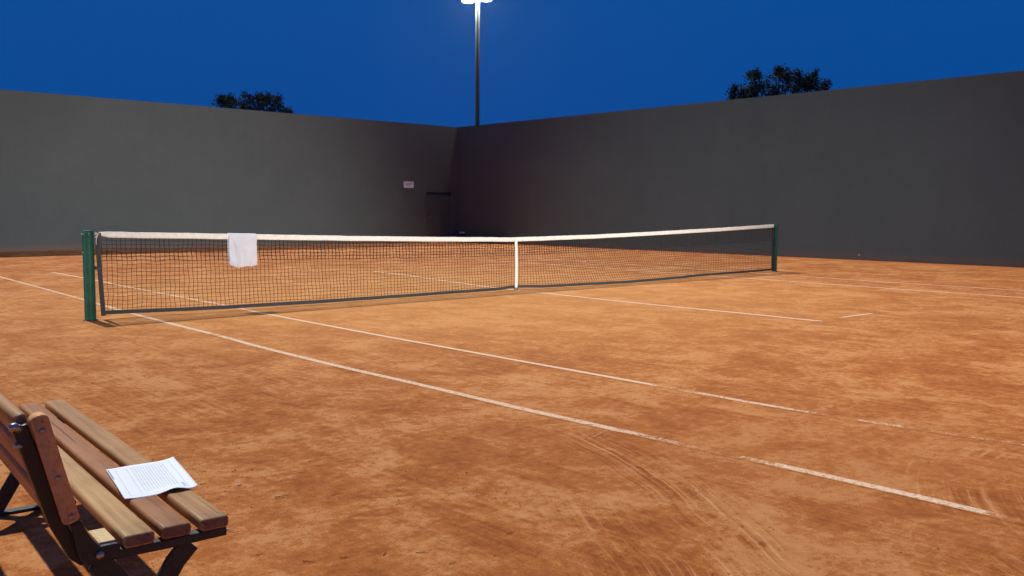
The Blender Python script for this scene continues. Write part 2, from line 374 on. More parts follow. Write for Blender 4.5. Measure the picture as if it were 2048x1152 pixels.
# ---------------------------------------------------------------- setting: ground, court, lines
def sheet(name, x0, x1, y0, y1, z, mat, nx=1, ny=1):
    V = [(x0 + (x1 - x0) * i / nx, y0 + (y1 - y0) * j / ny, z) for j in range(ny + 1) for i in range(nx + 1)]
    F = [(j * (nx + 1) + i, j * (nx + 1) + i + 1, (j + 1) * (nx + 1) + i + 1, (j + 1) * (nx + 1) + i) for j in range(ny) for i in range(nx)]
    return mk(name, V, F, mat)
props(sheet('ground', -1200, 1200, -1200, 1200, -.02, M_FIELD), kind='structure')
props(sheet('clay_court', -16, 14.9, -30, 20.2, 0, M_CLAY, 30, 50), kind='structure')

XW, YB, HW = 14.79, 20.05, 5.0
def ribbon(name, pts, w, z=.0014):
    """pts: (x, y, wear); smooth ribbon on the clay"""
    P = []
    for i in range(len(pts) - 1):
        a, b = pts[i], pts[i + 1]; n = max(2, int(math.dist(a[:2], b[:2]) / .12))
        for k in range(n): f = k / n; P.append([a[j] + (b[j] - a[j]) * f for j in range(3)])
    P.append(list(pts[-1]))
    for _ in range(8):
        P = [P[0]] + [[(P[i - 1][j] + 2 * P[i][j] + P[i + 1][j]) / 4 for j in range(2)] + [P[i][2]] for i in range(1, len(P) - 1)] + [P[-1]]
    V = []; F = []; U = []
    for i, p in enumerate(P):
        a = Vector(P[max(i - 1, 0)][:2]); b = Vector(P[min(i + 1, len(P) - 1)][:2]); d = (b - a).normalized(); n = Vector((-d.y, d.x))
        for s_ in (-1, 0, 1):
            V.append((p[0] + n.x * s_ * w * .62, p[1] + n.y * s_ * w * .62, z)); U.append((s_, p[2], 0))
    for i in range(len(P) - 1):
        for k in (0, 1): a = i * 3 + k; F.append((a, a + 1, a + 4, a + 3))
    o = mk(name, V, F, M_LINE); at = o.data.attributes.new('uvw', 'FLOAT_VECTOR', 'POINT')
    at.data.foreach_set('vector', [q for u in U for q in u])
    if o.data.polygons[0].normal.z < 0: o.data.flip_normals()
    props(o, kind='structure'); return o
# wear: 0 fresh .. 1 gone (the noise it is compared with runs about .45 to 1.1)
ribbon('court_line', [(-6.02, 9.5, .55), (-6.202, 4.601, .6), (-6.279, 2.819, .6), (-6.401, .318, .55), (-6.43, -1.073, .3), (-6.44, -1.6, .3), (-6.44, -1.9, .55), (-6.44, -2.3, .62), (-6.495, -3.269, .45), (-6.502, -4.935, .42),
    (-6.465, -5.967, .46), (-6.459, -7.093, .54), (-6.44, -7.6, .54), (-6.425, -7.9, .54), (-6.41, -8.25, .6), (-6.40, -8.45, .72), (-6.385, -8.9, .84), (-6.37, -9.05, .62), (-6.352, -9.4, .58), (-6.345, -9.75, .5), (-6.341, -9.984, .5), (-6.345, -10.25, .6), (-6.35, -10.4, .9), (-6.36, -11.5, 1.05)], .085)
ribbon('court_line', [(-4.863, 9.42, .2), (-4.869, 7.381, .2), (-4.9, 6.264, .3), (-4.975, 3.576, .35), (-5.0, .48, .35), (-5.062, -.408, .2), (-5.09, -3.191, .15), (-5.077, -5.562, .15), (-5.06, -6.9, .2), (-5.056, -7.13, .25), (-5.055, -7.25, .72), (-5.055, -7.5, .80), (-5.054, -7.65, .6),
    (-5.05, -8.0, .6), (-5.04, -8.35, .58), (-5.02, -8.62, .66), (-5.0, -8.75, .84), (-4.99, -8.85, .68), (-4.96, -9.2, .72), (-4.93, -9.4, .78), (-4.86, -9.8, .76), (-4.8, -10.2, .85), (-4.7, -11.5, 1.1)], .075)
ribbon('court_line', [(.785, 5.577, .5), (.668, 4.347, .5), (.116, 1.254, .4), (0, 0, .3), (-.094, -2.907, .25), (-.035, -5.077, .2), (-.045, -5.72, .2), (-.03, -5.9, .8)], .11)
ribbon('court_line', [(5.85, 7.5, .5), (5.832, 5.077, .5), (5.80, .435, .4), (5.726, -.9, .35), (5.70, -1.42, .3), (5.62, -3.298, .3), (5.64, -6.285, .3), (5.66, -9, .4)], .10)
ribbon('court_line', [(7.65, 7.5, .55), (7.55, 5, .5), (7.37, .644, .5), (7.32, -.608, .35), (7.12, -2.328, .35), (7.09, -4.141, .35), (7.14, -5.771, .35), (7.2, -9, .4)], .10)
ribbon('court_line', [(-6.6, 9.84, .75), (-4.9, 9.42, .7), (-4.2, 9.44, 1.1), (0, 9.5, 1.1)], .09)
ribbon('court_line', [(-2.2, 5.6, 1.1), (-1.2, 5.6, .7), (-.9, 5.6, .7), (-.6, 5.6, 1.1)], .08)
ribbon('court_line', [(.40, -5.80, 1.1), (.62, -5.807, .5), (1.338, -5.829, .45), (1.42, -5.83, 1.0), (2.1, -5.80, .95), (2.3, -5.79, .74), (2.53, -5.781, .76), (2.8, -5.78, 1.1)], .07)

# ---------------------------------------------------------------- walls
mb = MB(); dx0, dx1, dh = 13.10, 14.42, 2.16
mb.box((-40, YB, 0), (dx0, YB + .3, HW)); mb.box((dx1, YB, 0), (XW + .3, YB + .3, HW)); mb.box((dx0, YB, dh), (dx1, YB + .3, HW))
props(mb.build('back_wall', M_WALL), 'tall dark grey wall behind the far end of the court with a door near its corner', 'wall')
mb = MB(); mb.box((XW, -45, 0), (XW + .3, YB - .002, HW))
props(mb.build('side_wall', M_WALL), 'long plain dark grey wall along the right side of the court', 'wall')
d = empty('door', ((dx0 + dx1) / 2, YB, 0)); props(d, 'dark flush door set in the wall near the far corner', 'door')
mb = MB(); hw = (dx1 - dx0) / 2 - .004; mb.box((-hw + .05, .07, .01), (hw - .05, .11, dh - .16)); mb.build('door_leaf', M_DOOR, d, bevel=.004)
mb = MB(); mb.box((-hw, .03, 0), (-hw + .048, .14, dh - .16)); mb.box((hw - .048, .03, 0), (hw, .14, dh - .16)); mb.build('door_frame', M_DOOR, d)
mb = MB(); mb.box((-hw, -.035, dh - .155), (hw, .14, dh - .004)); mb.build('shade_lintel', M_DARK, d, bevel=.006)  # dark bar over the door, shade at the recess top put into its colour
mb = MB(); mb.box((-hw + .10, .04, 1.0), (-hw + .13, .068, 1.14)); mb.tube([(-hw + .115, .045, 1.07), (-hw + .115, .0, 1.07), (-hw + .24, .0, 1.07)], .009, 8); mb.build('handle', M_STEEL, d)
# notice plate
d = empty('notice_sign', (12.16, YB, 2.435)); props(d, 'small pale rectangular notice fixed to the wall beside the door', 'sign')
mb = MB(); mb.box((-.255, -.02, -.13), (.255, -.002, .13)); mb.build('sign_plate', M_BOX, d, bevel=.003)
mb = MB(); rr = random.Random(3)
for z0, x0, x1 in ((.055, -.17, .20), (.015, -.17, .21), (-.03, -.17, .10)):
    x = x0
    while x < x1:
        w = rr.uniform(.02, .06); mb.box((x, -.0225, z0), (min(x + w, x1), -.0203, z0 + .018 + rr.random() * .008)); x += w + .018
mb.build('sign_lettering', M_HEAD, d)
# socket box low in the corner
d = empty('socket_box', (XW, 19.66, .30)); props(d, 'small pale box low on the wall in the far corner', 'socket box')
mb = MB(); mb.box((-.11, -.13, .06), (-.002, .13, .14)); mb.build('box_cover', M_BOX, d, bevel=.008)
mb = MB(); mb.box((-.09, -.12, -.02), (-.002, .12, .058)); mb.build('box_body', M_DARK, d, bevel=.006)
# pale chip on the side wall
o = mk('wall_bracket', *(lambda m: (m.V, m.F))((lambda m: (m.box((-.02, -.022, -.010), (-.002, .022, .008)), m.tube([(-.02, 0, 0), (-.035, 0, -.015)], .006, 6), m)[-1])(MB())), M_BOX)
o.location = (XW, 1.30, .15); props(o, 'tiny pale bracket low on the plain side wall right of the net', 'bracket')

# ---------------------------------------------------------------- lamp post (visible)
def lamp_post(loc, label):
    d = empty('lamp_post', loc); props(d, label, 'lamp post')
    mb = MB(); mb.lathe([(.16, 0), (.16, .05), (.11, .06), (.105, 3), (.092, 10.45), (.09, 10.62)], n=20); mb.build('pole', M_POLE, d, smooth=True)
    mb = MB()
    mb.tube([tuple(rt * -.62 + Vector((0, 0, 10.62))), tuple(rt * .62 + Vector((0, 0, 10.62)))], .04, 8); mb.build('cross_arm', M_POLE, d)
    for sgn, dz in ((-.42, .09), (.37, .16)):
        h = MB(); g = MB(); r2 = Vector((rt.x, rt.y, 0)).normalized(); f2 = Vector((-fw.x, -fw.y, 0)).normalized(); c = r2 * sgn + Vector((0, 0, 10.62 + dz))
        # housing: tapered box leaning towards the court
        dn = (f2 * .35 + Vector((0, 0, -1))).normalized(); fr = r2.cross(dn).normalized(); hw_, hd = (.27, .2)
        def q(a, b_, e): return c + r2 * a + fr * b_ + dn * e
        V = [q(-hw_, -hd, .12), q(hw_, -hd, .12), q(hw_, hd, .12), q(-hw_, hd, .12), q(-hw_ * .6, -hd * .6, -.10), q(hw_ * .6, -hd * .6, -.10), q(hw_ * .6, hd * .6, -.10), q(-hw_ * .6, hd * .6, -.10)]
        h.add(V, [(4, 5, 6, 7), (0, 1, 5, 4), (1, 2, 6, 5), (2, 3, 7, 6), (3, 0, 4, 7), (3, 2, 1, 0)]); ho = h.build('lamp_head', M_HEAD, d)
        V = []; F = []; N_ = 20; RG = ((.94, .122), (.93, .14), (.84, .165), (.66, .185), (.40, .198))
        for f_, e_ in RG:
            for k in range(N_):
                a = 2 * math.pi * k / N_; ca, sa = math.cos(a), math.sin(a); pw = .65
                V.append(q(hw_ * f_ * math.copysign(abs(ca) ** pw, ca), hd * f_ * math.copysign(abs(sa) ** pw, sa), e_))
        for i in range(len(RG) - 1):
            for k in range(N_): F.append((i * N_ + k, i * N_ + (k + 1) % N_, (i + 1) * N_ + (k + 1) % N_, (i + 1) * N_ + k))
        F.append(tuple((len(RG) - 1) * N_ + k for k in range(N_)))
        g.add(V, F); g.build('lamp_glass', M_LAMP, d)
    return d
lamp_post((15.86, 19.97, 0), 'tall grey lamp post with two lit floodlights rising behind the far corner')

# ---------------------------------------------------------------- trees beyond the walls
def tree(loc, height, rad, seed, label, clumps):
    rr = random.Random(seed); d = empty('broadleaf_tree', loc); props(d, label, 'tree', 'trees beyond the court walls')
    tk = MB(); tk.tube([(0, 0, 0), (.05, .03, height * .25), (-.04, .05, height * .5), (.03, 0, height * .72)], [.24, .18, .13, .07], 10)
    V = []; F = []
    centers = []
    for (cx, cy, cz, cr) in clumps:
        centers.append((Vector((cx, cy, cz)), cr))
        tk.tube([(0, 0, height * .35), (cx * .4, cy * .4, (height * .35 + cz) / 2 + .2), (cx * .9, cy * .9, cz - cr * .2)], [.09, .05, .02], 6)
    for c, cr in centers:
        nb = int(30 * cr * cr) + 12
        for _ in range(nb):
            v = Vector((rr.gauss(0, 1), rr.gauss(0, 1), rr.gauss(0, 1))).normalized() * cr * rr.uniform(.35, 1.05) ** .6
            bc = c + v
            for _ in range(16):
                p = bc + Vector((rr.gauss(0, .11), rr.gauss(0, .11), rr.gauss(0, .11)))
                s = rr.uniform(.05, .10); a = Vector((rr.uniform(-1, 1), rr.uniform(-1, 1), rr.uniform(-1, 1))).normalized(); b_ = a.orthogonal().normalized()
                i = len(V); V += [p - a * s, p + b_ * s * .55, p + a * s * 1.1, p - b_ * s * .55]; F.append((i, i + 1, i + 2, i + 3))
    tk.build('trunk', M_BARK, d, smooth=True); mk('crown', V, F, M_LEAF, d)
    return d
def far(px, py, D):
    x = (px - 1024) / 1843; y = -(py - 576) / 1843; v = fw + rt * x + up * y; v /= math.hypot(v.x, v.y); return CAM + v * D
def crown_from(loc, D, tufts):
    out = []
    for (px, py, r) in tufts:
        p = far(px, py, D + random.uniform(-.8, .8)); out.append((p.x - loc[0], p.y - loc[1], p.z, r * D * 1.0 / 1843))
    return out
D1 = 55; c1 = far(508, 260, D1); l1 = (c1.x, c1.y, 0)
T1 = [(443, 206, 9), (452, 214, 12), (466, 204, 12), (480, 214, 14), (492, 196, 11), (504, 210, 16), (520, 202, 13), (538, 204, 14), (530, 216, 16), (553, 210, 11), (562, 220, 8), (577, 224, 4.5), (490, 222, 14),
      (470, 240, 24), (500, 245, 28), (540, 248, 26), (510, 275, 30), (450, 235, 14), (560, 245, 15), (520, 192, 5), (460, 198, 4), (443, 197, 4), (557, 198, 5), (533, 194, 5)]
tree(l1, 7.4, 2.3, 11, 'dark round topped tree showing above the left hand wall', crown_from(l1, D1, T1))
D2 = 50; c2 = far(1556, 240, D2); l2 = (c2.x, c2.y, 0)
T2 = [(1466, 180, 4), (1480, 180, 12), (1466, 198, 5), (1498, 186, 15), (1514, 163, 16), (1524, 168, 13), (1508, 178, 14), (1540, 182, 14), (1558, 150, 12), (1566, 160, 15), (1577, 152, 10), (1556, 178, 12), (1590, 172, 13),
      (1597, 148, 6), (1600, 163, 8), (1618, 156, 10), (1629, 151, 5), (1624, 164, 8), (1622, 178, 9), (1612, 172, 6), (1642, 177, 8), (1651, 170, 4), (1505, 195, 20), (1570, 190, 18), (1600, 184, 12),
      (1545, 215, 30), (1500, 220, 24), (1590, 215, 28), (1560, 245, 34), (1480, 196, 8), (1558, 140, 4), (1500, 150, 4), (1512, 148, 4)]
tree(l2, 8.0, 2.6, 23, 'larger dark leafy tree showing above the right hand wall', crown_from(l2, D2, T2))

# ---------------------------------------------------------------- net posts
XL, XR = -7.055, 8.215
def net_post(x, r, label, mat, side):
    d = empty('net_post', (x, 0, 0)); props(d, label, 'net post', 'posts holding the tennis net')
    mb = MB(); mb.lathe([(r * 1.0, -.01), (r, 1.02)], n=28); mb.build('post_tube', mat, d, auto=True)
    mb = MB(); mb.lathe([(r * 1.05, 1.022), (r * 1.07, 1.03), (r * 1.07, 1.092), (r * .98, 1.104), (r * .7, 1.107)], n=28); mb.build('cap', mat, d, auto=True)
    mb = MB(); mb.lathe([(r * 1.35, -.004), (r * 1.35, .008), (r * 1.02, .012)], n=28); mb.build('ground_sleeve', M_DARK, d)
    mb = MB(); mb.tube([(-side * (r * .9), -.02, 1.06), (-side * (r + .022), -.02, 1.06)], .013, 10); mb.build('tension_bolt', M_STEEL, d); mb = MB(); mb.tube([(-side * (r * .9), -.01, .84), (-side * (r + .012), -.01, .84)], .008, 8); mb.build('tension_bolt', M_STEEL, d)
    mb = MB(); mb.tube([(side * r * .9, -.01, .64), (side * (r + .045), -.01, .645)], .010, 8); mb.box((side * (r + .012) - .012, -.03, .625), (side * (r + .012) + .012, .01, .665)); mb.build('side_hook', M_DARK, d)
    return d
net_post(XL, .066, 'green metal net post nearest the bench, left end of the net', M_GREEN, 1)
net_post(XR, .058, 'green metal net post at the far right end of the net', M_GREENR, -1)

# ---------------------------------------------------------------- the net
def interp(tab, x):
    if x <= tab[0][0]: return tab[0][1]
    for (a, va), (b, vb) in zip(tab, tab[1:]):
        if x <= b: f = (x - a) / (b - a); return va + (vb - va) * f
    return tab[-1][1]
TOP = [(-6.96, 1.083), (-5.1, 1.032), (-3.3, .978), (-1.6, .937), (0, .907), (2, .928), (3.66, .962), (6, 1.022), (8.13, 1.088)]
BOT = [(-6.96, .055), (-6.0, .032), (-4.95, .02), (-3, .006), (-.33, .012), (0, .03), (.6, .012), (4, .006), (6, .006), (8.13, .012)]
NX0, NX1 = -6.90, 8.12
net = empty('tennis_net', (0, 0, 0)); props(net, 'dark tennis net with cream top band stretched between two green posts', 'tennis net')
def bow(x, f):   # out of plane sway, f = 0 at top, 1 at the bottom
    b = .02 * math.sin(x * 1.7) + .015 * math.sin(x * 3.9 + 1)
    if .1 < x < 5.5: b -= .30 * math.sin((x - .1) / 5.4 * math.pi) ** .8
    if x < -.1: b -= .05 * math.sin((-.1 - x) / 6.8 * math.pi)
    return b * f * f
def netp(x, f):
    zt = interp(TOP, x) - .045; zb = interp(BOT, x) + .03
    return Vector((x, bow(x, f), zt + (zb - zt) * f))
mb = MB(); rr = random.Random(5); cell = .0605; nv = int((NX1 - NX0) / cell); rows = 19
def wob(i, j, k=0): return Vector((noise.noise(Vector((i * .31, j * .37, k))), noise.noise(Vector((i * .31, j * .37, k + 9))), noise.noise(Vector((i * .31, j * .37, k + 5))))) * .013
grid = [[netp(NX0 + cell * i, j / rows) + (wob(i, j) if 0 < j < rows else Vector((0, 0, 0))) + Vector((rr.uniform(-1, 1), 0, rr.uniform(-1, 1))) * .0012 for j in range(rows + 1)] for i in range(nv + 1)]
CR = .0029
for i in range(nv + 1): mb.tube(grid[i], CR, 4, False)
for j in range(rows + 1): mb.tube([grid[i][j] for i in range(nv + 1)], CR, 4, False)
# doubled mesh in the top rows
DR = 7
g2 = [[grid[i][j] + Vector((.004 + wob(i, j, 30).x * .6, .018, -.006 + wob(i, j, 40).z * .6)) for j in range(DR)] for i in range(nv + 1)]
for i in range(nv + 1): mb.tube(g2[i], CR, 4, False)
for j in range(DR): mb.tube([g2[i][j] for i in range(nv + 1)], CR, 4, False)
mb.build('netting', M_CORD, net)
# head band: folded canvas, a slightly bulging sleeve with creases
V = []; F = []; xs = [-6.93 + (8.125 + 6.93) * i / 420 for i in range(421)]
prof = [(0, .009), (-.013, .004), (-.017, -.012), (-.015, -.026), (-.017, -.041), (-.014, -.056), (-.008, -.066), (.008, -.066), (.015, -.045), (.016, -.015), (.011, .005)]
for x in xs:
    zt = interp(TOP, x); n1 = noise.noise(Vector((x * 2.3, 0, 0))); n2 = noise.noise(Vector((x * 7, 3, 0)))
    e = min(1, (x + 6.93) / .12); h = .55 + .45 * e
    for k, (py, pz) in enumerate(prof):
        cre = .004 * noise.noise(Vector((x * 4, k * .8, 1))) + (.003 if k in (3,) else 0)
        V.append((x, py * (1 + .3 * n1) + cre, zt + pz * h * (1 + .05 * n2) + .003 * n1 + .0025 * n2))
n = len(prof)
for i in range(len(xs) - 1):
    for k in range(n): k2 = (k + 1) % n; F.append((i * n + k, i * n + k2, (i + 1) * n + k2, (i + 1) * n + k))
F.append(tuple(range(n))); F.append(tuple((len(xs) - 1) * n + k for k in range(n))[::-1])
hb = mk('head_band', V, F, M_BAND, net, True)
mb = MB(); mb.tube([(x, -.0165, interp(TOP, x) - .030 + .002 * math.sin(x * 9)) for x in xs[3:]], .0022, 4, False); mb.build('seam', M_STRAPM, hb)
def tape(name, pts, half, mat, thick=.006):
    """ribbon with thickness through pts in the net plane; half = half width vector"""
    V = []; F = []
    for p in pts:
        for a, b in ((-1, -1), (1, -1), (1, 1), (-1, 1)): V.append(p + half * a + Vector((0, thick * b, 0)))
    for i in range(len(pts) - 1):
        for k in range(4): k2 = (k + 1) % 4; F.append((i * 4 + k, i * 4 + k2, i * 4 + 4 + k2, i * 4 + 4 + k))
    F += [(3, 2, 1, 0), tuple((len(pts) - 1) * 4 + k for k in range(4))]
    return mk(name, V, F, mat, net)
tape('bottom_tape', [netp(NX0 - .02 + (NX1 - NX0 + .02) * i / 200, 1) + Vector((0, 0, .003 * noise.noise(Vector((i * .2, 0, 0))))) for i in range(201)], Vector((0, 0, .024)), M_BTAPE)
tape('side_tape', [Vector((-6.945 + .045 * (f ** 1.2), -.002, 1.03 - .985 * f)) for f in [i / 10 for i in range(11)]], Vector((.026, 0, 0)), M_BTAPE, .007)
tape('side_tape', [Vector((8.12, -.002, 1.03 - 1.005 * f)) for f in [i / 10 for i in range(11)]], Vector((.03, 0, 0)), M_BTAPE, .007)
cs = tape('centre_strap', [Vector((.009 + .012 * f, -.022 - .012 * math.sin(f * 3), .912 - .885 * f)) for f in [i / 12 for i in range(13)]], Vector((.030, 0, 0)), M_STRAPM, .003)
mb = MB(); mb.box((-.012, -.05, .012), (.05, -.012, .045)); mb.box((-.02, -.045, -.002), (.06, -.005, .010)); mb.build('buckle', M_STEEL, cs, bevel=.004)
# rope ties at the near post
mb = MB(); mb.tube([(-6.99, -.02, 1.075), (-6.96, -.03, 1.07), (-6.93, -.02, 1.055)], .007, 8)
mb.tube([(-6.99, -.045, 1.02), (-6.965, -.035, 1.035), (-6.94, -.03, 1.06), (-6.93, -.02, 1.075), (-6.95, -.025, 1.05), (-6.97, -.03, 1.0), (-6.968, -.02, .93)], .006, 8)
mb.tube([(-6.99, -.03, 1.052), (-6.955, -.03, 1.055)], .005, 8); mb.build('tie_rope', M_ROPE, net, smooth=True)
mb = MB(); mb.lathe([(.014, -.02), (.02, -.012), (.02, .012), (.014, .02)], c=(-6.925, -.02, 1.055), n=12); mb.build('band_toggle', M_TWIG, net, smooth=True)
mb = MB(); mb.tube([(-6.985, -.01, .64), (-6.95, -.015, .642), (-6.925, -.015, .64)], .006, 6); mb.build('side_clip', M_STEEL, net)

# ---------------------------------------------------------------- towel over the band
V = []; F = []; nx, nt = 30, 44; x0, x1 = -5.245, -4.842
def towel_pt(u, s, layer=0):
    x = x0 + (x1 - x0) * u; zt = interp(TOP, x) + .014
    Lf = .435 + .010 * math.sin(u * 7) - .035 * max(0, 1 - u / .3) - .035 * max(0, (u - .75) / .25) ** 1.5; Lb = .34; rad = .024
    L = Lb + math.pi * rad + Lf; q = s * L
    if q < Lb: y, z = rad + .004, zt - rad - (Lb - q)
    elif q < Lb + math.pi * rad: a = (q - Lb) / rad; y, z = math.cos(a) * (rad + .004), zt - rad + math.sin(a) * rad
    else: y, z = -rad - .004, zt - rad - (q - Lb - math.pi * rad)
    dn = max(0, (q - Lb - math.pi * rad) / Lf)
    if q >= Lb:
        fold = math.exp(-((u - .22 - .10 * dn) / .035) ** 2) * .034 * min(1, dn * 4)        # standing fold
        y -= fold; y -= .010 * math.sin(u * 9 + 1.5 * dn) * dn + .006 * noise.noise(Vector((u * 4, dn * 5, 2))) * min(1, dn * 5)
        if u < .24: y += .02 * (1 - u / .2) * dn
        x += .018 * (u - .5) * dn * .3
    x += .004 * noise.noise(Vector((s * 9, u * 2, 4)))
    y -= .024 * noise.noise(Vector((u * 3.3 + dn, dn * 3, 7))) * min(1, dn * 6) + .006 * math.exp(-((u - .62 - .25 * (dn - .6)) / .05) ** 2) * min(1, dn * 3)
    z += .002 * noise.noise(Vector((u * 11, s * 3, 0)))
    return Vector((x, y, z))
for i in range(nx + 1):
    for j in range(nt + 1): V.append(towel_pt(i / nx, j / nt))
for i in range(nx):
    for j in range(nt): a = i * (nt + 1) + j; F.append((a, a + 1, a + nt + 2, a + nt + 1))
tw = mk('towel', V, F, M_TOWEL, None, True); props(tw, 'folded white towel hanging over the cream top band of the net', 'towel')
sm = tw.modifiers.new('thick', 'SOLIDIFY'); sm.thickness = .009; sm.offset = 0
# inner folded layer peeking out on the left
V = []; F = []
for i in range(9):
    for j in range(15):
        u = i / 8; f = j / 14; V.append((-5.250 + .15 * u + .008 * f, -.019 + .004 * math.sin(f * 6) + .002 * u, 1.035 - .42 * f - .03 * f * u))
for i in range(8):
    for j in range(14): a = i * 15 + j; F.append((a, a + 1, a + 16, a + 15))
il = mk('inner_fold', V, F, M_TOWEL, tw, True); sm = il.modifiers.new('thick', 'SOLIDIFY'); sm.thickness = .006

# ---------------------------------------------------------------- bench (local: x = across towards court, y = along, z up)
BA = math.atan2(-.0718, .9974)
bench = empty('park_bench', (-9.565, -9.24, 0), BA); props(bench, 'brown wooden slatted bench on dark iron frames at the edge of the clay', 'bench')
BL = 2.16
for k, (cx, m, wdt) in enumerate(((-.046, M_W[0], .088), (-.160, M_W[1], .086), (-.268, M_W[2], .088))):
    mb = MB(); rounded_beam(mb, -.002 * k, BL - .01 * k, cx, .4315, wdt, .038, .012, warp=.0012, seed=k * 2.1); mb.build('seat_slat', [m, M_END], bench, auto=True)
# back: two slats leaning back, covered at the near end by an upright batten
lean = math.atan2(.09, .315)
def back_pt(h): return (-.463 - .0845 * (h - .515) / .31, h)
for k, (h0, h1) in enumerate(((.745, .828), (.628, .727), (.520, .606))):
    a, b = back_pt(h0), back_pt(h1); mb = MB()
    rounded_beam(mb, .045, BL, (a[0] + b[0]) / 2 - .008, (h0 + h1) / 2, .036, (h1 - h0) * 1.02, .015, ang=math.atan2(.0845, .31), warp=.001, seed=k + 4)
    mb.build('back_slat', [M_WB if k else M_W[0], M_END], bench, auto=True)
# batten (upright) with screws
mb = MB(); V = []; prof = []
rounded = []
def batten_section():
    # outline in (w,z): tall narrow strip with round ends, extruded in y
    a = Vector((-.442, .515)); b = Vector((-.519, .829)); d_ = (b - a).normalized(); n_ = Vector((d_.y, -d_.x)); hwid = .0225; P_ = []
    for k in range(9): t_ = math.pi * k / 8; P_.append(b - d_ * .016 + n_ * hwid * math.cos(t_) + d_ * .016 * math.sin(t_))
    for k in range(9): t_ = math.pi * k / 8; P_.append(a + d_ * .010 - n_ * hwid * math.cos(t_) - d_ * .010 * math.sin(t_))
    return P_
sec = batten_section(); cen = sum((Vector(q) for q in sec), Vector((0, 0))) / len(sec)
rings = [(-.004, .90), (-.001, .97), (.004, 1), (.036, 1), (.040, .97)]
nS = len(sec)
for y, f in rings:
    for q in sec: r_ = q - cen; hh = r_ * 1; V.append((cen.x + hh.x * (1 - (1 - f) * .6), y, cen.y + hh.y * (1 - (1 - f) * .12)))
F = []
for i in range(len(rings) - 1):
    for k in range(nS): k2 = (k + 1) % nS; F.append((i * nS + k, i * nS + k2, (i + 1) * nS + k2, (i + 1) * nS + k))
F.append(tuple(range(nS))[::-1]); F.append(tuple((len(rings) - 1) * nS + k for k in range(nS)))
bt = mk('back_batten', V, F, M_WV, bench, True); e = bt.modifiers.new('split', 'EDGE_SPLIT'); e.split_angle = R(50)
for (w_, z_) in ((-.510, .785), (-.476, .650), (-.446, .536)):
    mb = MB(); mb.tube([(w_, -.003, z_), (w_, -.0075, z_), (w_, -.009, z_)], [.0075, .0065, .003], 12); mb.build('screw', M_STEEL, bt, smooth=True)
# iron end frames
def iron_frame(y, name='end_frame'):
    y0, y1 = y, y + .045
    fr = empty(name, (0, 0, 0)); fr.parent = bench
    mb = MB()
    # back upright: channel rising behind the slats
    mb.strap([(-.405, .395), (-.432, .42), (-.455, .47), (-.478, .52), (-.560, .80)], (y0 + .005, y1 + .01), .040); mb.build('back_upright', M_BLACK, fr, bevel=.005)
    mb = MB(); mb.strap([(-.41, .396), (-.33, .396), (-.18, .394), (-.005, .397)], (y0, y1 - .005), .028); mb.build('seat_bar', M_IRON, fr, bevel=.004)
    for s_, pts in ((0, [(-.115, .382), (-.16, .335), (-.245, .20), (-.335, .05), (-.355, .016)]), (1, [(-.375, .382), (-.335, .335), (-.25, .20), (-.16, .05), (-.14, .016)])):
        mb = MB(); mb.strap(pts, (y0 + .002 + s_ * .016, y0 + .018 + s_ * .016), .060); mb.build('leg', M_IRON, fr, bevel=.003)
    mb = MB(); mb.strap([(-.46, .007), (-.02, .007)], (y0 - .004, y1), .014); mb.build('foot_bar', M_IRON, fr, bevel=.003)
    return fr
iron_frame(.012); iron_frame(1.90)
# curved gusset plate at the near end + packing block
mb = MB(); sec2 = [(-.446, .511), (-.421, .520), (-.412, .497), (-.400, .472), (-.386, .450), (-.374, .436), (-.327, .436), (-.321, .428), (-.320, .400), (-.345, .392), (-.395, .386), (-.412, .390), (-.424, .404), (-.436, .445)]
V = [(a, -.006, b) for a, b in sec2] + [(a, .010, b) for a, b in sec2]; nS = len(sec2)
mb.add(V, [tuple(range(nS)), tuple(range(2 * nS - 1, nS - 1, -1))] + [(k, nS + k, nS + (k + 1) % nS, (k + 1) % nS) for k in range(nS)]); gp = mb.build('gusset_plate', M_IRON, bench, bevel=.003)
mb = MB(); mb.tube([(-.376, -.006, .413), (-.376, -.014, .413), (-.376, -.017, .413)], [.012, .011, .006], 14); mb.build('bolt', M_STEEL, gp, smooth=True)
mb = MB(); rounded_beam(mb, .012, .135, -.350, .427, .046, .028, .003, endr=.002); mb.build('packing_block', [M_BLOCK, M_BLOCK], bench)
mb = MB(); mb.tube([(-.557, .02, .79), (-.572, .02, .80), (-.585, .02, .798)], .012, 10); mb.build('back_bolt', M_STEEL, bench, smooth=True); mb = MB(); mb.tube([(-.555, .02, .745), (-.575, .02, .75)], .008, 8); mb.build('back_bolt', M_STEEL, bench, smooth=True)

# ---------------------------------------------------------------- paper on the seat
V = []; F = []; UV = []; nu, nw = 24, 32
A_, B_, C_, D_ = Vector((-9.687, -8.508)), Vector((-9.444, -8.508)), Vector((-9.529, -8.926)), Vector((-9.756, -8.891))   # tl tr br bl
for i in range(nu + 1):
    for j in range(nw + 1):
        u, v = i / nu, j / nw; p = A_ * (1 - u) * (1 - v) + B_ * u * (1 - v) + C_ * u * v + D_ * (1 - u) * v
        z = .4532 + .006 * max(0, (u - .75) / .25) ** 2 * (1 - v) + .002 * max(0, (.2 - u) / .2) ** 2 + .012 * math.exp(-((u - .68) / .16) ** 2) * max(0, (v - .75) / .25) ** 1.5 + .008 * ((u > .85) * ((u - .85) / .15) ** 2) * v + .0015 * math.sin(u * 6 + v * 3)
        V.append((p.x, p.y, z)); UV.append((u, 1 - v))
for i in range(nu):
    for j in range(nw): a = i * (nw + 1) + j; F.append((a, a + nw + 1, a + nw + 2, a + 1))
F = [f[::-1] for f in F]
pp = mk('paper_sheet', V, F, M_PAPER, None, True); uvl = pp.data.uv_layers.new(name='UVMap')
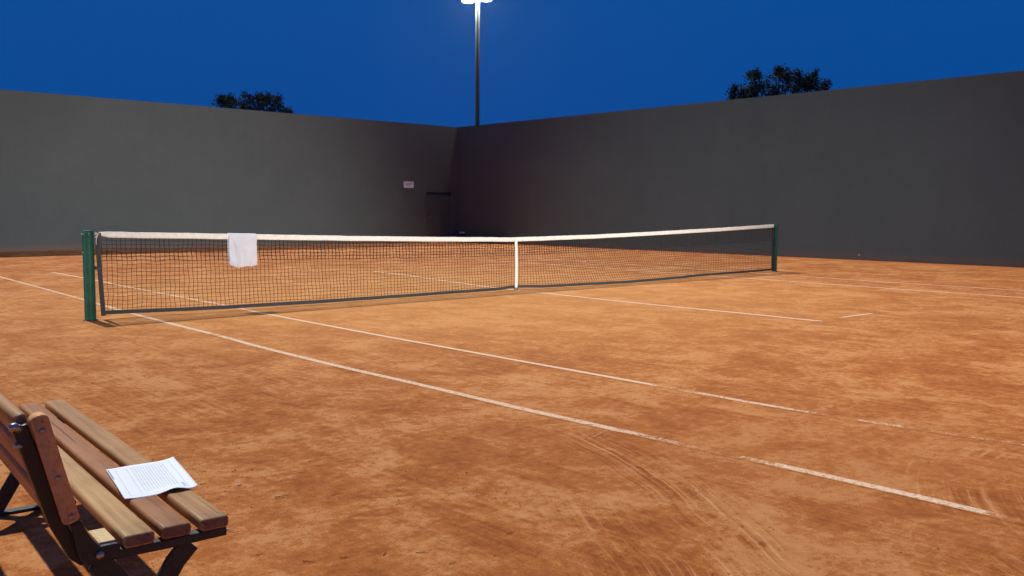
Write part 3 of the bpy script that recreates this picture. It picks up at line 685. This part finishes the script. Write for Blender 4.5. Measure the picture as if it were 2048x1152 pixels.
for lp in pp.data.loops: uvl.data[lp.index].uv = UV[lp.vertex_index]
if pp.data.polygons[0].normal.z < 0: pp.data.flip_normals()
sm = pp.modifiers.new('thick', 'SOLIDIFY'); sm.thickness = .0012; sm.offset = -1
props(pp, 'white printed sheet of paper lying on the slats of the bench seat', 'paper')

# ---------------------------------------------------------------- small things on the clay
def twig(name, x, y, L, ang, r, mat, label, cat, group=None, seed=0, fork=False):
    rr = random.Random(seed); mb = MB(); n = 6
    pts = [Vector((math.cos(ang) * L * (k / n - .5), math.sin(ang) * L * (k / n - .5), r + rr.uniform(0, r * 1.5))) + Vector((-math.sin(ang), math.cos(ang), 0)) * rr.uniform(-1, 1) * L * .04 for k in range(n + 1)]
    mb.tube(pts, [r * (1 - .55 * k / n) for k in range(n + 1)], 6)
    if fork: mb.tube([pts[3], pts[3] + Vector((math.cos(ang + .7), math.sin(ang + .7), .1)) * L * .3], [r * .7, r * .3], 5)
    o = mb.build(name, mat, None, smooth=True); o.location = (x, y, .001); props(o, label, cat, group); return o
twig('twig', -9.075, -8.19, .085, R(-75), .0035, M_STRAW, 'pale straight twig on the clay just beside the front end of the bench', 'twig')
twig('straw', -8.685, -7.905, .065, R(-20), .0035, M_STRAW, 'pale dry straw piece lying on open clay to the right of the paper', 'straw', fork=True)
twig('straw', -6.63, -8.07, .14, R(14), .004, M_STRAW, 'thin pale straw lying close to the worn near sideline', 'straw')
G = 'short dark twigs scattered on the near clay'
for i, (px, py) in enumerate(((690, 1117), (520, 1110), (618, 1125), (770, 1108), (845, 1107), (600, 880), (672, 990), (560, 1060), (1180, 850), (505, 940), (905, 1128), (1020, 1068))):
    v = fw + rt * ((px - 1024) / 1843) - up * ((py - 576) / 1843); p = CAM - v * (CAM.z / v.z)
    rr = random.Random(i + 50)
    twig('twig', p.x, p.y, rr.uniform(.025, .055), rr.uniform(-1.1, .9), rr.uniform(.0011, .002), M_TWIG, 'short dark twig lying on the near clay', 'twig', G, i, i % 4 == 0)
def pebble(x, y, r, label, seed):
    bm = bmesh.new(); bmesh.ops.create_icosphere(bm, subdivisions=2, radius=r)
    for v in bm.verts: v.co *= 1 + .25 * noise.noise(v.co / r * 1.3 + Vector((seed, 0, 0))); v.co.z *= .6
    me = bpy.data.meshes.new('pebble'); bm.to_mesh(me); bm.free(); me.materials.append(M_STONE)
    for q in me.polygons: q.use_smooth = True
    o = bpy.data.objects.new('pebble', me); S.collection.objects.link(o); o.location = (x, y, r * .4); props(o, label, 'pebble')
pebble(-8.752, -7.59, .009, 'small pale pebble on the clay to the right of the bench seat', 1)
# loose crumbs of clay (nobody could count them)
V = []; F = []; rr = random.Random(99)
for _ in range(9000):
    x = rr.uniform(-9.6, -4.5); y = rr.uniform(-10.6, -3.5)
    if noise.noise(Vector((x * 1.3, y * 1.3, 0))) + rr.uniform(-.35, .35) < .12: continue
    r = rr.uniform(.0018, .0050) * (1.5 if rr.random() < .05 else 1); i = len(V); a = rr.uniform(0, 6.28); el = rr.uniform(.7, 1.6)
    base = [Vector((math.cos(a + k * 2.094) * r * el, math.sin(a + k * 2.094) * r, 0)) for k in range(3)]
    V += [Vector((x, y, 0)) + q for q in base] + [Vector((x + rr.uniform(-.3, .3) * r, y, r * rr.uniform(.6, 1.1)))]
    F += [(i, i + 1, i + 3), (i + 1, i + 2, i + 3), (i + 2, i, i + 3)]
props(mk('clay_crumbs', V, F, M_CRUMB), 'loose crumbs of red clay strewn over the near court', 'clay crumbs', kind='stuff')

# ---------------------------------------------------------------- night air: gives the lamp its glow
mb = MB(); mb.box((-130, -80, -1.02), (45, 45, 17.5))
t = NT('night_air'); t.t.nodes.remove(t.b); pv = t.n('ShaderNodeVolumePrincipled'); pv.inputs['Density'].default_value = .0001; pv.inputs['Color'].default_value = (.9, .93, 1, 1); pv.inputs['Anisotropy'].default_value = .8
t.l(pv.outputs[0], t.out.inputs['Volume'])
props(mb.build('haze', t.m), kind='stuff')
